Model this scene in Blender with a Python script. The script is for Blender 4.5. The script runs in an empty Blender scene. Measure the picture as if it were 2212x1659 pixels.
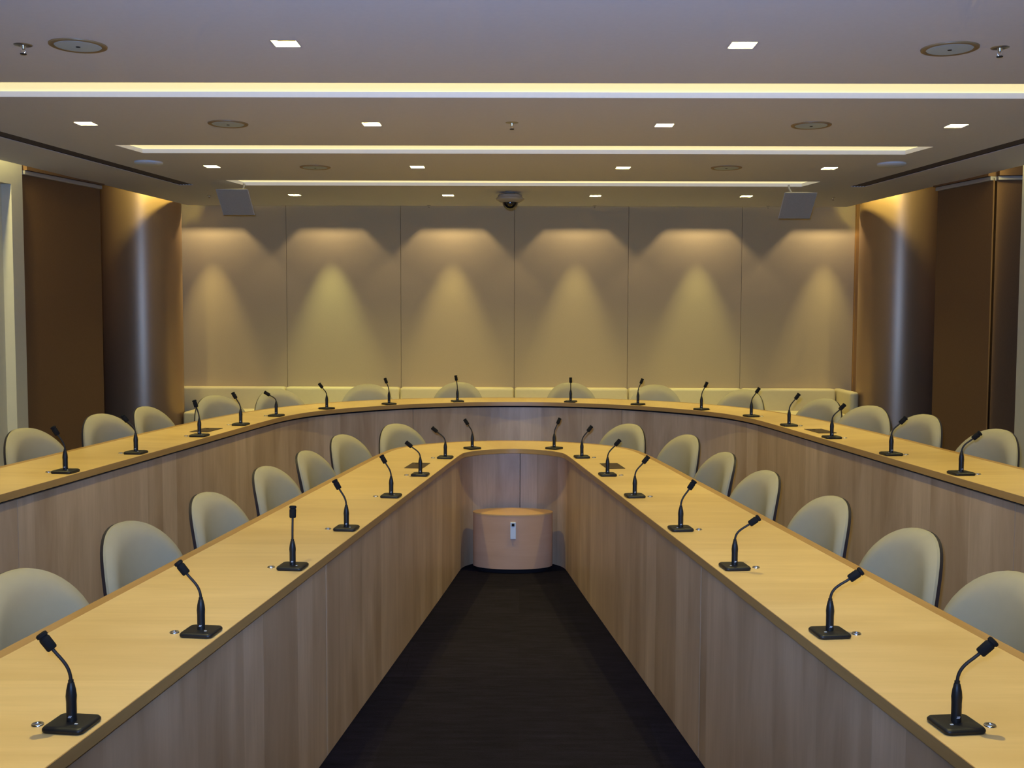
import bpy, bmesh, math, random
from mathutils import Vector, Matrix
from mathutils.geometry import delaunay_2d_cdt
random.seed(4)
SC = bpy.context.scene
COL = SC.collection
PI = math.pi

# ------------------------------------------------------------------ camera
cam_d = bpy.data.cameras.new('camera')
cam_d.sensor_width = 36.0
cam_d.lens = 36.0 * 2300.0 / 2212.0
cam_d.clip_start = 0.02
cam_d.clip_end = 100
cam = bpy.data.objects.new('camera', cam_d)
COL.objects.link(cam)
_R = Vector((0.99996482, 0.00770781, 0.00330959))
_U = Vector((-0.00378629, 0.06267548, 0.99802678))
_F = Vector((-0.00748517, 0.9980042, -0.06270246))
cam.matrix_world = Matrix(((_R.x, _U.x, -_F.x, 0), (_R.y, _U.y, -_F.y, 0), (_R.z, _U.z, -_F.z, 1.55), (0, 0, 0, 1)))
SC.camera = cam
SC.view_settings.view_transform = 'Standard'
SC.view_settings.look = 'None'
SC.view_settings.gamma = 1
SC.view_settings.exposure = 0.0
SC.view_settings.use_curve_mapping = False
SC.cycles.use_denoising = True
SC.cycles.max_bounces = 8
SC.cycles.diffuse_bounces = 5
SC.cycles.sample_clamp_indirect = 4.0
SC.cycles.caustics_reflective = False
SC.cycles.caustics_refractive = False
w = bpy.data.worlds.new('world'); SC.world = w
w.use_nodes = True
w.node_tree.nodes['Background'].inputs[0].default_value = (0.35, 0.42, 0.6, 1)
w.node_tree.nodes['Background'].inputs[1].default_value = 0.05

# light levels (W)
DOWN_W, DOWN_N = 32.0, 54.0
WASH_W, WASH_N = 15.0, 78.0
WARM = (1.0, 0.85, 0.25)
COVE_E = 0.82
FLASH_W = 800.0
FLASH_C = (0.29, 0.49, 1.0)
SIDE_COVE = 88.0
COL_COVE = 11.0

ZC = 2.60        # ceiling
K = 0.84
ZT = 0.18        # height of the raised tier
YW = 10.50       # back wall
YE = 10.17       # rear edge of the ceiling


def area(name, loc, rot, sx, sy, power, color, spread=PI):
    l = bpy.data.lights.new(name, 'AREA')
    l.shape = 'RECTANGLE'; l.size = sx; l.size_y = sy; l.energy = power; l.color = color; l.spread = spread
    o = bpy.data.objects.new(name, l); o.location = loc; o.rotation_euler = rot
    COL.objects.link(o); return o

# the camera's own flash, just above the lens: the cool streaks on the columns and the glint in the dome
fl = bpy.data.lights.new('camera_flash', 'SPOT')
fl.energy = FLASH_W; fl.color = FLASH_C; fl.spot_size = math.radians(100); fl.spot_blend = 1.0; fl.shadow_soft_size = 0.02
flo = bpy.data.objects.new('camera_flash', fl); COL.objects.link(flo)
flo.location = (-0.03, 0.0, 1.61); flo.rotation_euler = (math.radians(104), 0, 0)


# ------------------------------------------------------------------ materials
def mat(name, base, rough=0.5, metal=0.0, spec=0.5, emit=None, es=0.0):
    m = bpy.data.materials.new(name); m.use_nodes = True
    b = m.node_tree.nodes['Principled BSDF']
    b.inputs['Base Color'].default_value = (*base, 1)
    b.inputs['Roughness'].default_value = rough
    b.inputs['Metallic'].default_value = metal
    b.inputs['Specular IOR Level'].default_value = spec
    if emit:
        b.inputs['Emission Color'].default_value = (*emit, 1)
        b.inputs['Emission Strength'].default_value = es
    return m


def N(m, t, **kw):
    n = m.node_tree.nodes.new(t)
    for k, v in kw.items():
        if k in n.inputs: n.inputs[k].default_value = v
        else: setattr(n, k, v)
    return n


def L(m, a, b): m.node_tree.links.new(a, b)


def fabric(name, c1, c2, scale=250, rough=0.9, bump=0.15, space='Object', spec=0.2, mscale=(1, 1, 1)):
    m = mat(name, c1, rough, spec=spec)
    b = m.node_tree.nodes['Principled BSDF']
    tc = N(m, 'ShaderNodeTexCoord'); mp = N(m, 'ShaderNodeMapping'); mp.inputs['Scale'].default_value = mscale
    L(m, tc.outputs[space], mp.inputs[0])
    no = N(m, 'ShaderNodeTexNoise', Scale=float(scale), Detail=2.0)
    L(m, mp.outputs[0], no.inputs['Vector'])
    mx = N(m, 'ShaderNodeMix', data_type='RGBA')
    mx.inputs[6].default_value = (*c1, 1); mx.inputs[7].default_value = (*c2, 1)
    L(m, no.outputs['Fac'], mx.inputs[0]); L(m, mx.outputs[2], b.inputs['Base Color'])
    if bump:
        bp = N(m, 'ShaderNodeBump', Strength=bump, Distance=0.002)
        L(m, no.outputs['Fac'], bp.inputs['Height']); L(m, bp.outputs[0], b.inputs['Normal'])
    return m


def wood(name, c1, c2, c3, leaf=0.23, rough=0.32, leafamt=0.35, figamt=0.45, swap=False, coat=0.0):
    """veneer: u runs along the desk, grain runs along v (metres in the UV map)"""
    m = mat(name, c1, rough)
    b = m.node_tree.nodes['Principled BSDF']
    b.inputs['Coat Weight'].default_value = coat
    b.inputs['Coat Roughness'].default_value = 0.2
    tc = N(m, 'ShaderNodeTexCoord')
    sp = N(m, 'ShaderNodeSeparateXYZ'); L(m, tc.outputs['UV'], sp.inputs[0])
    dv = N(m, 'ShaderNodeMath', operation='DIVIDE'); dv.inputs[1].default_value = leaf
    L(m, sp.outputs['Y' if swap else 'X'], dv.inputs[0])
    fl = N(m, 'ShaderNodeMath', operation='FLOOR'); L(m, dv.outputs[0], fl.inputs[0])
    wn = N(m, 'ShaderNodeTexWhiteNoise', noise_dimensions='1D'); L(m, fl.outputs[0], wn.inputs['W'])
    mp = N(m, 'ShaderNodeMapping')
    mp.inputs['Scale'].default_value = (3.0, 60.0, 1) if swap else (60.0, 3.0, 1)
    L(m, tc.outputs['UV'], mp.inputs[0])
    gr = N(m, 'ShaderNodeTexNoise', Scale=1.0, Detail=4.0, Roughness=0.6); L(m, mp.outputs[0], gr.inputs['Vector'])
    mp2 = N(m, 'ShaderNodeMapping')
    mp2.inputs['Scale'].default_value = (1.5, 9.0, 1) if swap else (9.0, 1.5, 1)
    L(m, tc.outputs['UV'], mp2.inputs[0])
    fg = N(m, 'ShaderNodeTexNoise', Scale=1.0, Detail=5.0, Roughness=0.55, Distortion=0.6); L(m, mp2.outputs[0], fg.inputs['Vector'])
    rp = N(m, 'ShaderNodeValToRGB'); rp.color_ramp.elements[0].position = 0.32; rp.color_ramp.elements[1].position = 0.68
    L(m, fg.outputs['Fac'], rp.inputs[0])
    a = N(m, 'ShaderNodeMix', data_type='RGBA')
    a.inputs[6].default_value = (*c1, 1); a.inputs[7].default_value = (*c2, 1)
    f1 = N(m, 'ShaderNodeMath', operation='MULTIPLY'); f1.inputs[1].default_value = figamt
    L(m, rp.outputs[0], f1.inputs[0])
    f2 = N(m, 'ShaderNodeMath', operation='MULTIPLY'); f2.inputs[1].default_value = leafamt
    L(m, wn.outputs['Value'], f2.inputs[0])
    ad = N(m, 'ShaderNodeMath', operation='ADD'); L(m, f1.outputs[0], ad.inputs[0]); L(m, f2.outputs[0], ad.inputs[1])
    L(m, ad.outputs[0], a.inputs[0])
    c = N(m, 'ShaderNodeMix', data_type='RGBA'); c.inputs[7].default_value = (*c3, 1)
    L(m, a.outputs[2], c.inputs[6])
    r2 = N(m, 'ShaderNodeMapRange'); r2.inputs['From Min'].default_value = 0.45; r2.inputs['From Max'].default_value = 0.8
    r2.inputs['To Max'].default_value = 0.6
    L(m, gr.outputs['Fac'], r2.inputs[0]); L(m, r2.outputs[0], c.inputs[0])
    L(m, c.outputs[2], b.inputs['Base Color'])
    return m


M = {}
M['paint'] = fabric('ceiling_paint', (0.64, 0.64, 0.69), (0.68, 0.68, 0.73), 40, 0.9, 0.05)
M['wallpaint'] = fabric('cream_paint', (0.62, 0.60, 0.48), (0.66, 0.63, 0.51), 30, 0.8, 0.03)
M['wallfab'] = fabric('wall_fabric', (0.50, 0.40, 0.245), (0.58, 0.465, 0.29), 160, 0.95, 0.2)
M['carpet'] = mat('carpet', (0.02, 0.017, 0.017), 0.95, spec=0.1)
m = M['carpet']; b = m.node_tree.nodes['Principled BSDF']
tc = N(m, 'ShaderNodeTexCoord')
mp = N(m, 'ShaderNodeMapping'); mp.inputs['Scale'].default_value = (4, 26, 1); L(m, tc.outputs['Object'], mp.inputs[0])
n1 = N(m, 'ShaderNodeTexNoise', Scale=1.3, Detail=6.0, Roughness=0.7); L(m, mp.outputs[0], n1.inputs['Vector'])
n2 = N(m, 'ShaderNodeTexNoise', Scale=260.0, Detail=2.0); L(m, tc.outputs['Object'], n2.inputs['Vector'])
br = N(m, 'ShaderNodeTexBrick', Scale=2.0); br.inputs['Color1'].default_value = (0.75, 0.75, 0.75, 1); br.inputs['Color2'].default_value = (1.1, 1.1, 1.1, 1)
br.inputs['Mortar'].default_value = (0.8, 0.8, 0.8, 1); br.inputs['Mortar Size'].default_value = 0.004
br.inputs['Brick Width'].default_value = 1.0; br.inputs['Row Height'].default_value = 1.0
L(m, tc.outputs['Object'], br.inputs['Vector'])
rp = N(m, 'ShaderNodeValToRGB'); rp.color_ramp.elements[0].position = 0.3; rp.color_ramp.elements[1].position = 0.72
rp.color_ramp.elements[0].color = (0.004, 0.0035, 0.0045, 1); rp.color_ramp.elements[1].color = (0.021, 0.0165, 0.029, 1)
av = N(m, 'ShaderNodeMath', operation='MULTIPLY_ADD'); av.inputs[1].default_value = 0.35
L(m, n2.outputs['Fac'], av.inputs[0]); 
sc_ = N(m, 'ShaderNodeMath', operation='MULTIPLY'); sc_.inputs[1].default_value = 0.65
L(m, n1.outputs['Fac'], sc_.inputs[0]); L(m, sc_.outputs[0], av.inputs[2]); L(m, av.outputs[0], rp.inputs[0])
mu = N(m, 'ShaderNodeMix', data_type='RGBA', blend_type='MULTIPLY'); mu.inputs[0].default_value = 1
L(m, rp.outputs[0], mu.inputs[6]); L(m, br.outputs['Color'], mu.inputs[7]); L(m, mu.outputs[2], b.inputs['Base Color'])
bp = N(m, 'ShaderNodeBump', Strength=0.5, Distance=0.004); L(m, n2.outputs['Fac'], bp.inputs['Height']); L(m, bp.outputs[0], b.inputs['Normal'])

M['top'] = wood('maple_top', (0.80, 0.575, 0.265), (0.61, 0.405, 0.155), (0.62, 0.43, 0.175), leaf=0.24, rough=0.3, leafamt=0.4, figamt=0.5)
M['panel'] = wood('maple_panel', (0.68, 0.49, 0.315), (0.40, 0.26, 0.145), (0.47, 0.32, 0.19), leaf=0.155, rough=0.38, leafamt=0.5, figamt=0.55)
M['edge'] = wood('edge_lipping', (0.45, 0.265, 0.09), (0.38, 0.215, 0.07), (0.34, 0.19, 0.06), rough=0.35, swap=True, leafamt=0.1, figamt=0.5)
M['boxwood'] = wood('cherry_box', (0.62, 0.38, 0.235), (0.50, 0.29, 0.17), (0.54, 0.32, 0.19), leaf=5, rough=0.4, swap=True, figamt=0.5)
M['boxtop'] = wood('box_top', (0.70, 0.42, 0.17), (0.62, 0.35, 0.13), (0.64, 0.38, 0.15), leaf=5, rough=0.35, figamt=0.5)
M['trimwood'] = mat('trim_wood', (0.42, 0.22, 0.06), 0.5)
M['black'] = mat('black_plastic', (0.010, 0.010, 0.010), 0.45, spec=0.35)
M['blackm'] = mat('black_matte', (0.008, 0.0075, 0.0075), 0.85, spec=0.2)
M['neck'] = mat('black_gooseneck', (0.016, 0.012, 0.010), 0.55, spec=0.35)
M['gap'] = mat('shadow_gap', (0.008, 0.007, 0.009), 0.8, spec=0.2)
M['chrome'] = mat('chrome', (0.75, 0.73, 0.7), 0.22, metal=1.0)
M['mark'] = mat('pale_print', (0.6, 0.62, 0.66), 0.5)
M['chair'] = fabric('cream_vinyl', (0.35, 0.315, 0.215), (0.375, 0.335, 0.23), 30, 0.55, 0.0, spec=0.4)
M['shell'] = mat('dark_shell', (0.02, 0.016, 0.022), 0.42)
M['bench'] = fabric('bench_vinyl', (0.62, 0.55, 0.32), (0.66, 0.585, 0.35), 30, 0.6, 0.0, spec=0.4)
M['metal'] = mat('grey_metal', (0.35, 0.35, 0.36), 0.35, metal=0.9)
M['bronze'] = fabric('bronze_column', (0.38, 0.25, 0.14), (0.44, 0.29, 0.165), 200, 0.38, 0.0, spec=0.8)
M['bronze'].node_tree.nodes['Principled BSDF'].inputs['Metallic'].default_value = 0.45
M['blind'] = fabric('brown_blind', (0.16, 0.088, 0.04), (0.19, 0.108, 0.05), 220, 0.85, 0.1, mscale=(1, 1, 0.4))
M['rail'] = mat('blind_rail', (0.38, 0.36, 0.33), 0.45, metal=0.2)
M['white'] = mat('white_plastic', (0.62, 0.68, 0.74), 0.5)
M['grille'] = fabric('grille_cloth', (0.42, 0.50, 0.54), (0.5, 0.58, 0.62), 500, 0.7, 0.2)
M['ring'] = mat('tan_ring', (0.27, 0.18, 0.08), 0.5)
M['greybox'] = mat('grey_box', (0.55, 0.53, 0.48), 0.6)
M['greygrille'] = fabric('grey_grille', (0.30, 0.28, 0.235), (0.46, 0.43, 0.36), 260, 0.6, 0.3)
M['camwhite'] = mat('camera_housing', (0.38, 0.34, 0.27), 0.5)
M['dome'] = mat('black_dome', (0.004, 0.005, 0.008), 0.17, spec=1.0)
M['reflector'] = mat('white_reflector', (0.86, 0.83, 0.8), 0.5)
M['dark'] = mat('dark_void', (0.012, 0.010, 0.008), 0.8)
M['lamp'] = mat('lamp_glow', (1, 1, 1), 0.5, emit=(1.0, 0.86, 0.72), es=14.0)
M['cove'] = mat('cove_diffuser', (0.9, 0.85, 0.6), 0.6, emit=(1.0, 0.86, 0.44), es=COVE_E)
M['slat'] = mat('dark_slat', (0.10, 0.075, 0.05), 0.6)
M['hatch'] = mat('hatch_bronze', (0.055, 0.03, 0.014), 0.45, metal=0.3)


# ------------------------------------------------------------------ geometry helpers
def tag(o, label=None, cat=None, group=None, kind=None):
    if label: o['label'] = label
    if cat: o['category'] = cat
    if group: o['group'] = group
    if kind: o['kind'] = kind
    return o


def link(name, bm, m, parent=None, smooth=False, weld=False):
    if weld: bmesh.ops.remove_doubles(bm, verts=bm.verts, dist=1e-5)
    me = bpy.data.meshes.new(name)
    bmesh.ops.recalc_face_normals(bm, faces=bm.faces)
    bm.to_mesh(me); bm.free()
    me.materials.append(m)
    if smooth:
        for p in me.polygons: p.use_smooth = True
        try: me.set_sharp_from_angle(angle=math.radians(38))
        except Exception: pass
    o = bpy.data.objects.new(name, me); COL.objects.link(o)
    if parent: o.parent = parent
    return o


def empty(name, loc=(0, 0, 0), rz=0.0):
    o = bpy.data.objects.new(name, None); o.empty_display_size = 0.1
    o.location = loc; o.rotation_euler = (0, 0, rz); COL.objects.link(o); return o


def box(bm, x0, x1, y0, y1, z0, z1, bevel=0.0, rz=0.0, org=(0, 0, 0)):
    r = bmesh.ops.create_cube(bm, size=1)
    vs = r['verts']
    for v in vs:
        v.co = Vector((x0 + (v.co.x + .5) * (x1 - x0), y0 + (v.co.y + .5) * (y1 - y0), z0 + (v.co.z + .5) * (z1 - z0)))
    if bevel:
        es = list({e for v in vs for e in v.link_edges})
        rr = bmesh.ops.bevel(bm, geom=es, offset=bevel, segments=3, affect='EDGES', profile=0.5)
        vs = list({v for f in rr['faces'] for v in f.verts} | {v for v in vs if v.is_valid})
    if rz or org != (0, 0, 0):
        bmesh.ops.transform(bm, matrix=Matrix.Translation(org) @ Matrix.Rotation(rz, 4, 'Z'), verts=vs)


def lathe(bm, prof, seg=32, org=(0, 0, 0), mtx=None):
    rings = []
    for r, z in prof:
        if r < 1e-6: rings.append([bm.verts.new((0, 0, z))])
        else: rings.append([bm.verts.new((r * math.cos(2 * PI * i / seg), r * math.sin(2 * PI * i / seg), z)) for i in range(seg)])
    for a, b_ in zip(rings, rings[1:]):
        for i in range(seg):
            j = (i + 1) % seg
            f = [a[i % len(a)], a[j % len(a)], b_[j % len(b_)], b_[i % len(b_)]]
            u = []
            for v in f:
                if v not in u: u.append(v)
            if len(u) > 2: bm.faces.new(u)
    vs = [v for r in rings for v in r]
    bmesh.ops.transform(bm, matrix=Matrix.Translation(org) @ (mtx or Matrix.Identity(4)), verts=vs)


def tube(bm, pts, rad, seg=12, caps=True):
    pts = [Vector(p) for p in pts]
    rr = rad if isinstance(rad, (list, tuple)) else [rad] * len(pts)
    t0 = (pts[1] - pts[0]).normalized()
    ref = Vector((1, 0, 0)) if abs(t0.x) < 0.9 else Vector((0, 1, 0))
    nrm = t0.cross(ref).normalized()
    rings = []
    for i, p in enumerate(pts):
        t = (pts[min(i + 1, len(pts) - 1)] - pts[max(i - 1, 0)]).normalized()
        nrm = (nrm - t * nrm.dot(t)).normalized(); bn = t.cross(nrm)
        rings.append([bm.verts.new(p + (nrm * math.cos(2 * PI * k / seg) + bn * math.sin(2 * PI * k / seg)) * rr[i]) for k in range(seg)])
    for a, b_ in zip(rings, rings[1:]):
        for k in range(seg):
            j = (k + 1) % seg
            bm.faces.new((a[k], a[j], b_[j], b_[k]))
    if caps:
        bm.faces.new(rings[0][::-1]); bm.faces.new(rings[-1])


def chaikin(p, n=3):
    for _ in range(n):
        q = [p[0]]
        for a, b_ in zip(p, p[1:]):
            q.append(tuple(x * .75 + y * .25 for x, y in zip(a, b_)))
            q.append(tuple(x * .25 + y * .75 for x, y in zip(a, b_)))
        q.append(p[-1]); p = q
    return p


def mirror_path(half, shear):
    """half path runs from the camera end (x>0) to the middle (x=0)"""
    right = [(x + shear(y), y) for x, y in half]
    left = [(-x + shear(y), y) for x, y in half]
    return right + left[::-1][1:]


def arc_len(p):
    s = [0.0]
    for a, b_ in zip(p, p[1:]): s.append(s[-1] + math.dist(a, b_))
    return s


def ribbon(bm, A, B, zt, zb):
    """solid strip between the paths A and B, z from zb to zt, UV in metres (u along, v across/up)"""
    uv = bm.loops.layers.uv.verify()
    s = arc_len(A); n = len(A)
    T = [[bm.verts.new((*P[i], z)) for i in range(n)] for P in (A, B) for z in (zt, zb)]
    at, ab, bt, bb = T

    def quad(vs, uvs):
        f = bm.faces.new(vs)
        for l, c in zip(f.loops, uvs): l[uv].uv = c
    for i in range(n - 1):
        w0 = math.dist(A[i], B[i]); w1 = math.dist(A[i + 1], B[i + 1]); u0, u1 = s[i], s[i + 1]
        quad((at[i], at[i + 1], bt[i + 1], bt[i]), ((u0, 0), (u1, 0), (u1, w1), (u0, w0)))
        quad((ab[i], ab[i + 1], bb[i + 1], bb[i]), ((u0, 0), (u1, 0), (u1, w1), (u0, w0)))
        quad((at[i], at[i + 1], ab[i + 1], ab[i]), ((u0, zt), (u1, zt), (u1, zb), (u0, zb)))
        quad((bt[i], bt[i + 1], bb[i + 1], bb[i]), ((u0, zt), (u1, zt), (u1, zb), (u0, zb)))
    for i in (0, n - 1):
        quad((at[i], bt[i], bb[i], ab[i]), ((0, zt), (.5, zt), (.5, zb), (0, zb)))


def offset(P, d):
    """shift a path sideways by d (to the left of travel)"""
    out = []
    for i, p in enumerate(P):
        a = P[max(i - 1, 0)]; b_ = P[min(i + 1, len(P) - 1)]
        tx, ty = b_[0] - a[0], b_[1] - a[1]; l = math.hypot(tx, ty)
        out.append((p[0] - ty / l * d, p[1] + tx / l * d))
    return out


def poly_mesh(bm, outer, holes, z, thick, up=True):
    """flat sheet with holes; side walls go from z to z+thick"""
    pts = [Vector(p) for p in outer]; edges = []; n = len(outer)
    edges += [(i, (i + 1) % n) for i in range(n)]
    for h in holes:
        s = len(pts); pts += [Vector(p) for p in h]
        edges += [(s + i, s + (i + 1) % len(h)) for i in range(len(h))]
    vo, eo, fo, *_ = delaunay_2d_cdt(pts, edges, [], 0, 1e-6)

    def inside(pt, poly):
        c = False; j = len(poly) - 1
        for i in range(len(poly)):
            xi, yi = poly[i]; xj, yj = poly[j]
            if (yi > pt[1]) != (yj > pt[1]) and pt[0] < (xj - xi) * (pt[1] - yi) / (yj - yi) + xi: c = not c
            j = i
        return c
    lo = [bm.verts.new((v.x, v.y, z)) for v in vo]; hi = [bm.verts.new((v.x, v.y, z + thick)) for v in vo]
    cnt = {}
    for f in fo:
        cx = sum(vo[i].x for i in f) / len(f); cy = sum(vo[i].y for i in f) / len(f)
        if not inside((cx, cy), outer) or any(inside((cx, cy), h) for h in holes): continue
        bm.faces.new([lo[i] for i in f]); bm.faces.new([hi[i] for i in f][::-1])
        for a, b_ in zip(f, f[1:] + f[:1]):
            k = (min(a, b_), max(a, b_)); cnt[k] = cnt.get(k, 0) + 1
    for (a, b_), c in cnt.items():
        if c == 1: bm.faces.new((lo[a], lo[b_], hi[b_], hi[a]))
    for v in [v for v in bm.verts if not v.link_faces]: bm.verts.remove(v)


def rect(cx, cy, hx, hy): return [(cx - hx, cy - hy), (cx + hx, cy - hy), (cx + hx, cy + hy), (cx - hx, cy + hy)]


def circle(cx, cy, r, n=28): return [(cx + r * math.cos(2 * PI * i / n), cy + r * math.sin(2 * PI * i / n)) for i in range(n)]


def copy_tree(o, parent=None):
    c = o.copy(); COL.objects.link(c)
    if parent: c.parent = parent
    for ch in list(o.children): copy_tree(ch, c)
    return c


# ------------------------------------------------------------------ room shell
def xl(y): return -(4.19 * K - 0.123 * (y - 8.63 * K))     # left edge of the ceiling
def xr(y): return 4.125 * K - 0.13 * (y - 8.63 * K)        # right edge of the ceiling
Y0 = -3.0

bm = bmesh.new(); box(bm, -5.2, 5.2, Y0 - 0.2, YW + 0.2, -0.1, 0.0)
tag(link('floor', bm, M['carpet']), kind='structure')

# ceiling with openings
slots = [(5.98 * K, -3.22 * K, 3.12 * K), (8.07 * K, -2.92 * K, 2.95 * K), (10.08 * K, -2.66 * K, 2.69 * K)]
SH = 0.19 * K
downs = []
for (y, xs) in ((4.97, (-1.082, 1.017)), (7.02, (-2.839, -0.972, 0.934, 2.831)), (9.0, (-2.588, -0.865, 0.857, 2.581)),
                (11.08, (-2.336, -0.748, 0.771, 2.327))):
    for x in xs: downs.append((x * K, (y + (0.02 if x > 0 else 0)) * K))
downs_out = [(-3.0 * K, 4.97 * K), (2.98 * K, 4.97 * K), (-1.18 * K, 2.95 * K), (1.12 * K, 2.95 * K), (-3.2 * K, 2.95 * K), (3.2 * K, 2.95 * K), (-1.25 * K, 0.9 * K), (1.2 * K, 0.9 * K)]  # unseen downlights; the near rows are added to light the near desks
DH = 0.058 * K
diffs = []
for sgn, p0, p1 in ((-1, (-3.97, 4.9), (-3.19, 10.25)), (1, (3.90, 4.9), (3.205, 10.27))):
    diffs.append((Vector((p0[0] * K, p0[1] * K)), Vector((p1[0] * K, p1[1] * K))))
holes = []
for (y, x0, x1) in slots:
    t = 0.06 * K
    holes.append([(x0 - t, y - SH), (x1 + t, y - SH), (x1 - t * .2, y + SH), (x0 + t * .2, y + SH)])
for (x, y) in downs + downs_out: holes.append(rect(x, y, DH, DH))
DW = 0.060
for a, b_ in diffs:
    d = (b_ - a).normalized(); nn = Vector((-d.y, d.x)) * DW
    holes.append([tuple(a - nn), tuple(b_ - nn), tuple(b_ + nn), tuple(a + nn)])
bm = bmesh.new()
poly_mesh(bm, [(xl(Y0), Y0), (xr(Y0), Y0), (xr(YE), YE), (xl(YE), YE)], holes, ZC, 0.027)
tag(link('ceiling', bm, M['paint']), kind='structure')
bm = bmesh.new(); box(bm, -5.2, 5.2, Y0 - 0.2, YW + 0.2, 3.0, 3.1)
tag(link('ceiling_upper', bm, M['paint']), kind='structure')

# raised tier behind the outer desk (built after the desk outline is known)

# back wall with fabric panels
bm = bmesh.new(); box(bm, -5.2, 5.2, YW + 0.03, YW + 0.2, 0.0, 3.0)
wb = tag(link('wall_back', bm, M['gap']), kind='structure')
kw_ = YW / 12.4
joints = [-4.03 * kw_, -2.716 * kw_, -1.388 * kw_, -0.068 * kw_, 1.249 * kw_, 2.56 * kw_, 3.862 * kw_]
for i, (a, b_) in enumerate(zip(joints, joints[1:])):
    bm = bmesh.new(); box(bm, a + 0.0015 - (0.5 if i == 0 else 0), b_ - 0.0015, YW, YW + 0.03, 0.0, 2.98, 0.002)
    link('wall_panel', bm, M['wallfab'], wb)
bm = bmesh.new(); box(bm, 3.862 * kw_, 3.862 * kw_ + 0.3, YW - 0.03, YW + 0.03, 0.0, 2.9)
tag(link('trim_1', bm, M['trimwood']), kind='structure')

# front wall (behind the photographer)
bm = bmesh.new(); box(bm, -5.2, 5.2, Y0 - 0.2, Y0, 0, 3.0)
tag(link('wall_front', bm, M['wallpaint']), kind='structure')

# side walls: outer wall, near pier with a shallow recess
for side, fx in (('left', xl), ('right', xr)):
    s = -1 if side == 'left' else 1
    ye = (9.11 if side == 'left' else 9.0) * K
    yr = (8.95 if side == 'left' else 8.83) * K
    def W(y, o): return fx(y) + s * o
    bm = bmesh.new()
    box(bm, min(s * 4.75, s * 4.95), max(s * 4.75, s * 4.95), Y0, YW + .2, 0, 3.0)
    ww = tag(link('wall_' + side, bm, M['wallpaint']), kind='structure')
    bm = bmesh.new()

    def prism(bm, pts, z0, z1):
        lo = [bm.verts.new((*p, z0)) for p in pts]; hi = [bm.verts.new((*p, z1)) for p in pts]
        bm.faces.new(lo[::-1]); bm.faces.new(hi)
        for i in range(len(pts)):
            j = (i + 1) % len(pts); bm.faces.new((lo[i], lo[j], hi[j], hi[i]))
    o1, o2, o3 = 0.09, 0.16, 0.42
    prism(bm, [(W(yr, o1), yr), (W(ye, o1), ye), (W(ye, o3), ye), (W(yr, o3), yr)], 0, 3.0)
    zr = 1.55 + (2.645 - 1.55) * K
    prism(bm, [(W(Y0, o1), Y0), (W(yr, o1), yr), (W(yr, o3), yr), (W(Y0, o3), Y0)], zr, 3.0)
    prism(bm, [(W(Y0, o2), Y0), (W(yr, o2), yr), (W(yr, o3), yr), (W(Y0, o3), Y0)], 0, zr)
    link('pier', bm, M['wallpaint'], ww)
    # dark wall behind blinds and column
    bm = bmesh.new()
    box(bm, min(s * 4.55, s * 4.75), max(s * 4.55, s * 4.75), ye, YW, 0, 3.0)
    link('alcove_lining', bm, M['blind'], ww)


# roller blinds
def blind(p0, p1, label):
    d = Vector((p1[0] - p0[0], p1[1] - p0[1])); ln = d.length; rz = math.atan2(d.y, d.x)
    t = tag(empty('roller_blind', (p0[0], p0[1], 0), rz), label, 'blind', 'brown roller blinds in the side alcoves')
    zt = 1.55 + 1.235 * K
    bm = bmesh.new(); box(bm, 0, ln, -0.006, 0.006, 0.02, zt - 0.01)
    link('blind_fabric', bm, M['blind'], t)
    bm = bmesh.new(); box(bm, 0, ln, -0.03, 0.03, zt - 0.03, zt, 0.004)
    link('headrail', bm, M['rail'], t)
    bm = bmesh.new(); box(bm, 0, ln, -0.05, 0.05, zt + 0.001, 2.99)
    link('fascia', bm, M['blind'], t)


blind((-4.262 * K, 9.14 * K), (-4.01 * K, 10.195 * K), 'dark brown blind filling the left alcove beside the bronze column')
blind((4.118 * K, 9.384 * K), (3.948 * K, 10.182 * K), 'dark brown blind in the right alcove, panel beside the bronze column')
blind((4.36 * K, 9.36 * K), (4.142 * K, 9.382 * K), 'narrow dark brown blind in the right alcove beside the cream pier')

# columns
for x, y, lab in ((-4.235 * K, 11.93 * K, 'round bronze column left of the fabric back wall'), (4.215 * K, 11.93 * K, 'round bronze column right of the fabric back wall')):
    bm = bmesh.new(); lathe(bm, [(0, ZT), (0.435 * K, ZT), (0.435 * K, 2.995), (0, 2.995)], 96)
    o = link('round_column', bm, M['bronze'], None, True); o.location = (x, y, 0)
    tag(o, lab, 'column', 'bronze columns')

# ------------------------------------------------------------------ desks
inner_f = [(.988, .6), (.8365, 1.87), (.50, 4.69), (.352, 5.93), (.322, 6.18), (.298, 6.33), (.225, 6.43), (.12, 6.50), (0, 6.53)]
inner_b = [(1.468, .6), (1.318, 1.87), (.985, 4.69), (.843, 5.90), (.80, 6.23), (.74, 6.55), (.55, 6.79), (.28, 6.93), (0, 6.98)]
inner_p = [(1.018, .6), (.8665, 1.87), (.53, 4.69), (.382, 5.93), (.33, 6.40), (.315, 6.51), (.25, 6.61), (.13, 6.665), (0, 6.675)]
OS = 0.63 / 0.81
outer_f = [(x * OS, y * OS) for x, y in [(2.694, 1.5), (2.33, 4.75), (2.07, 7.1), (1.955, 8.15), (1.89, 8.62), (1.73, 9.10), (1.37, 9.55), (.94, 9.90), (.44, 10.11), (0, 10.155)]]
outer_b = [(x * OS, y * OS) for x, y in [(3.206, 1.5), (2.865, 4.75), (2.6, 7.25), (2.45, 8.4), (2.29, 9.1), (1.98, 9.78), (1.48, 10.31), (.98, 10.58), (.46, 10.70), (0, 10.72)]]


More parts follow.
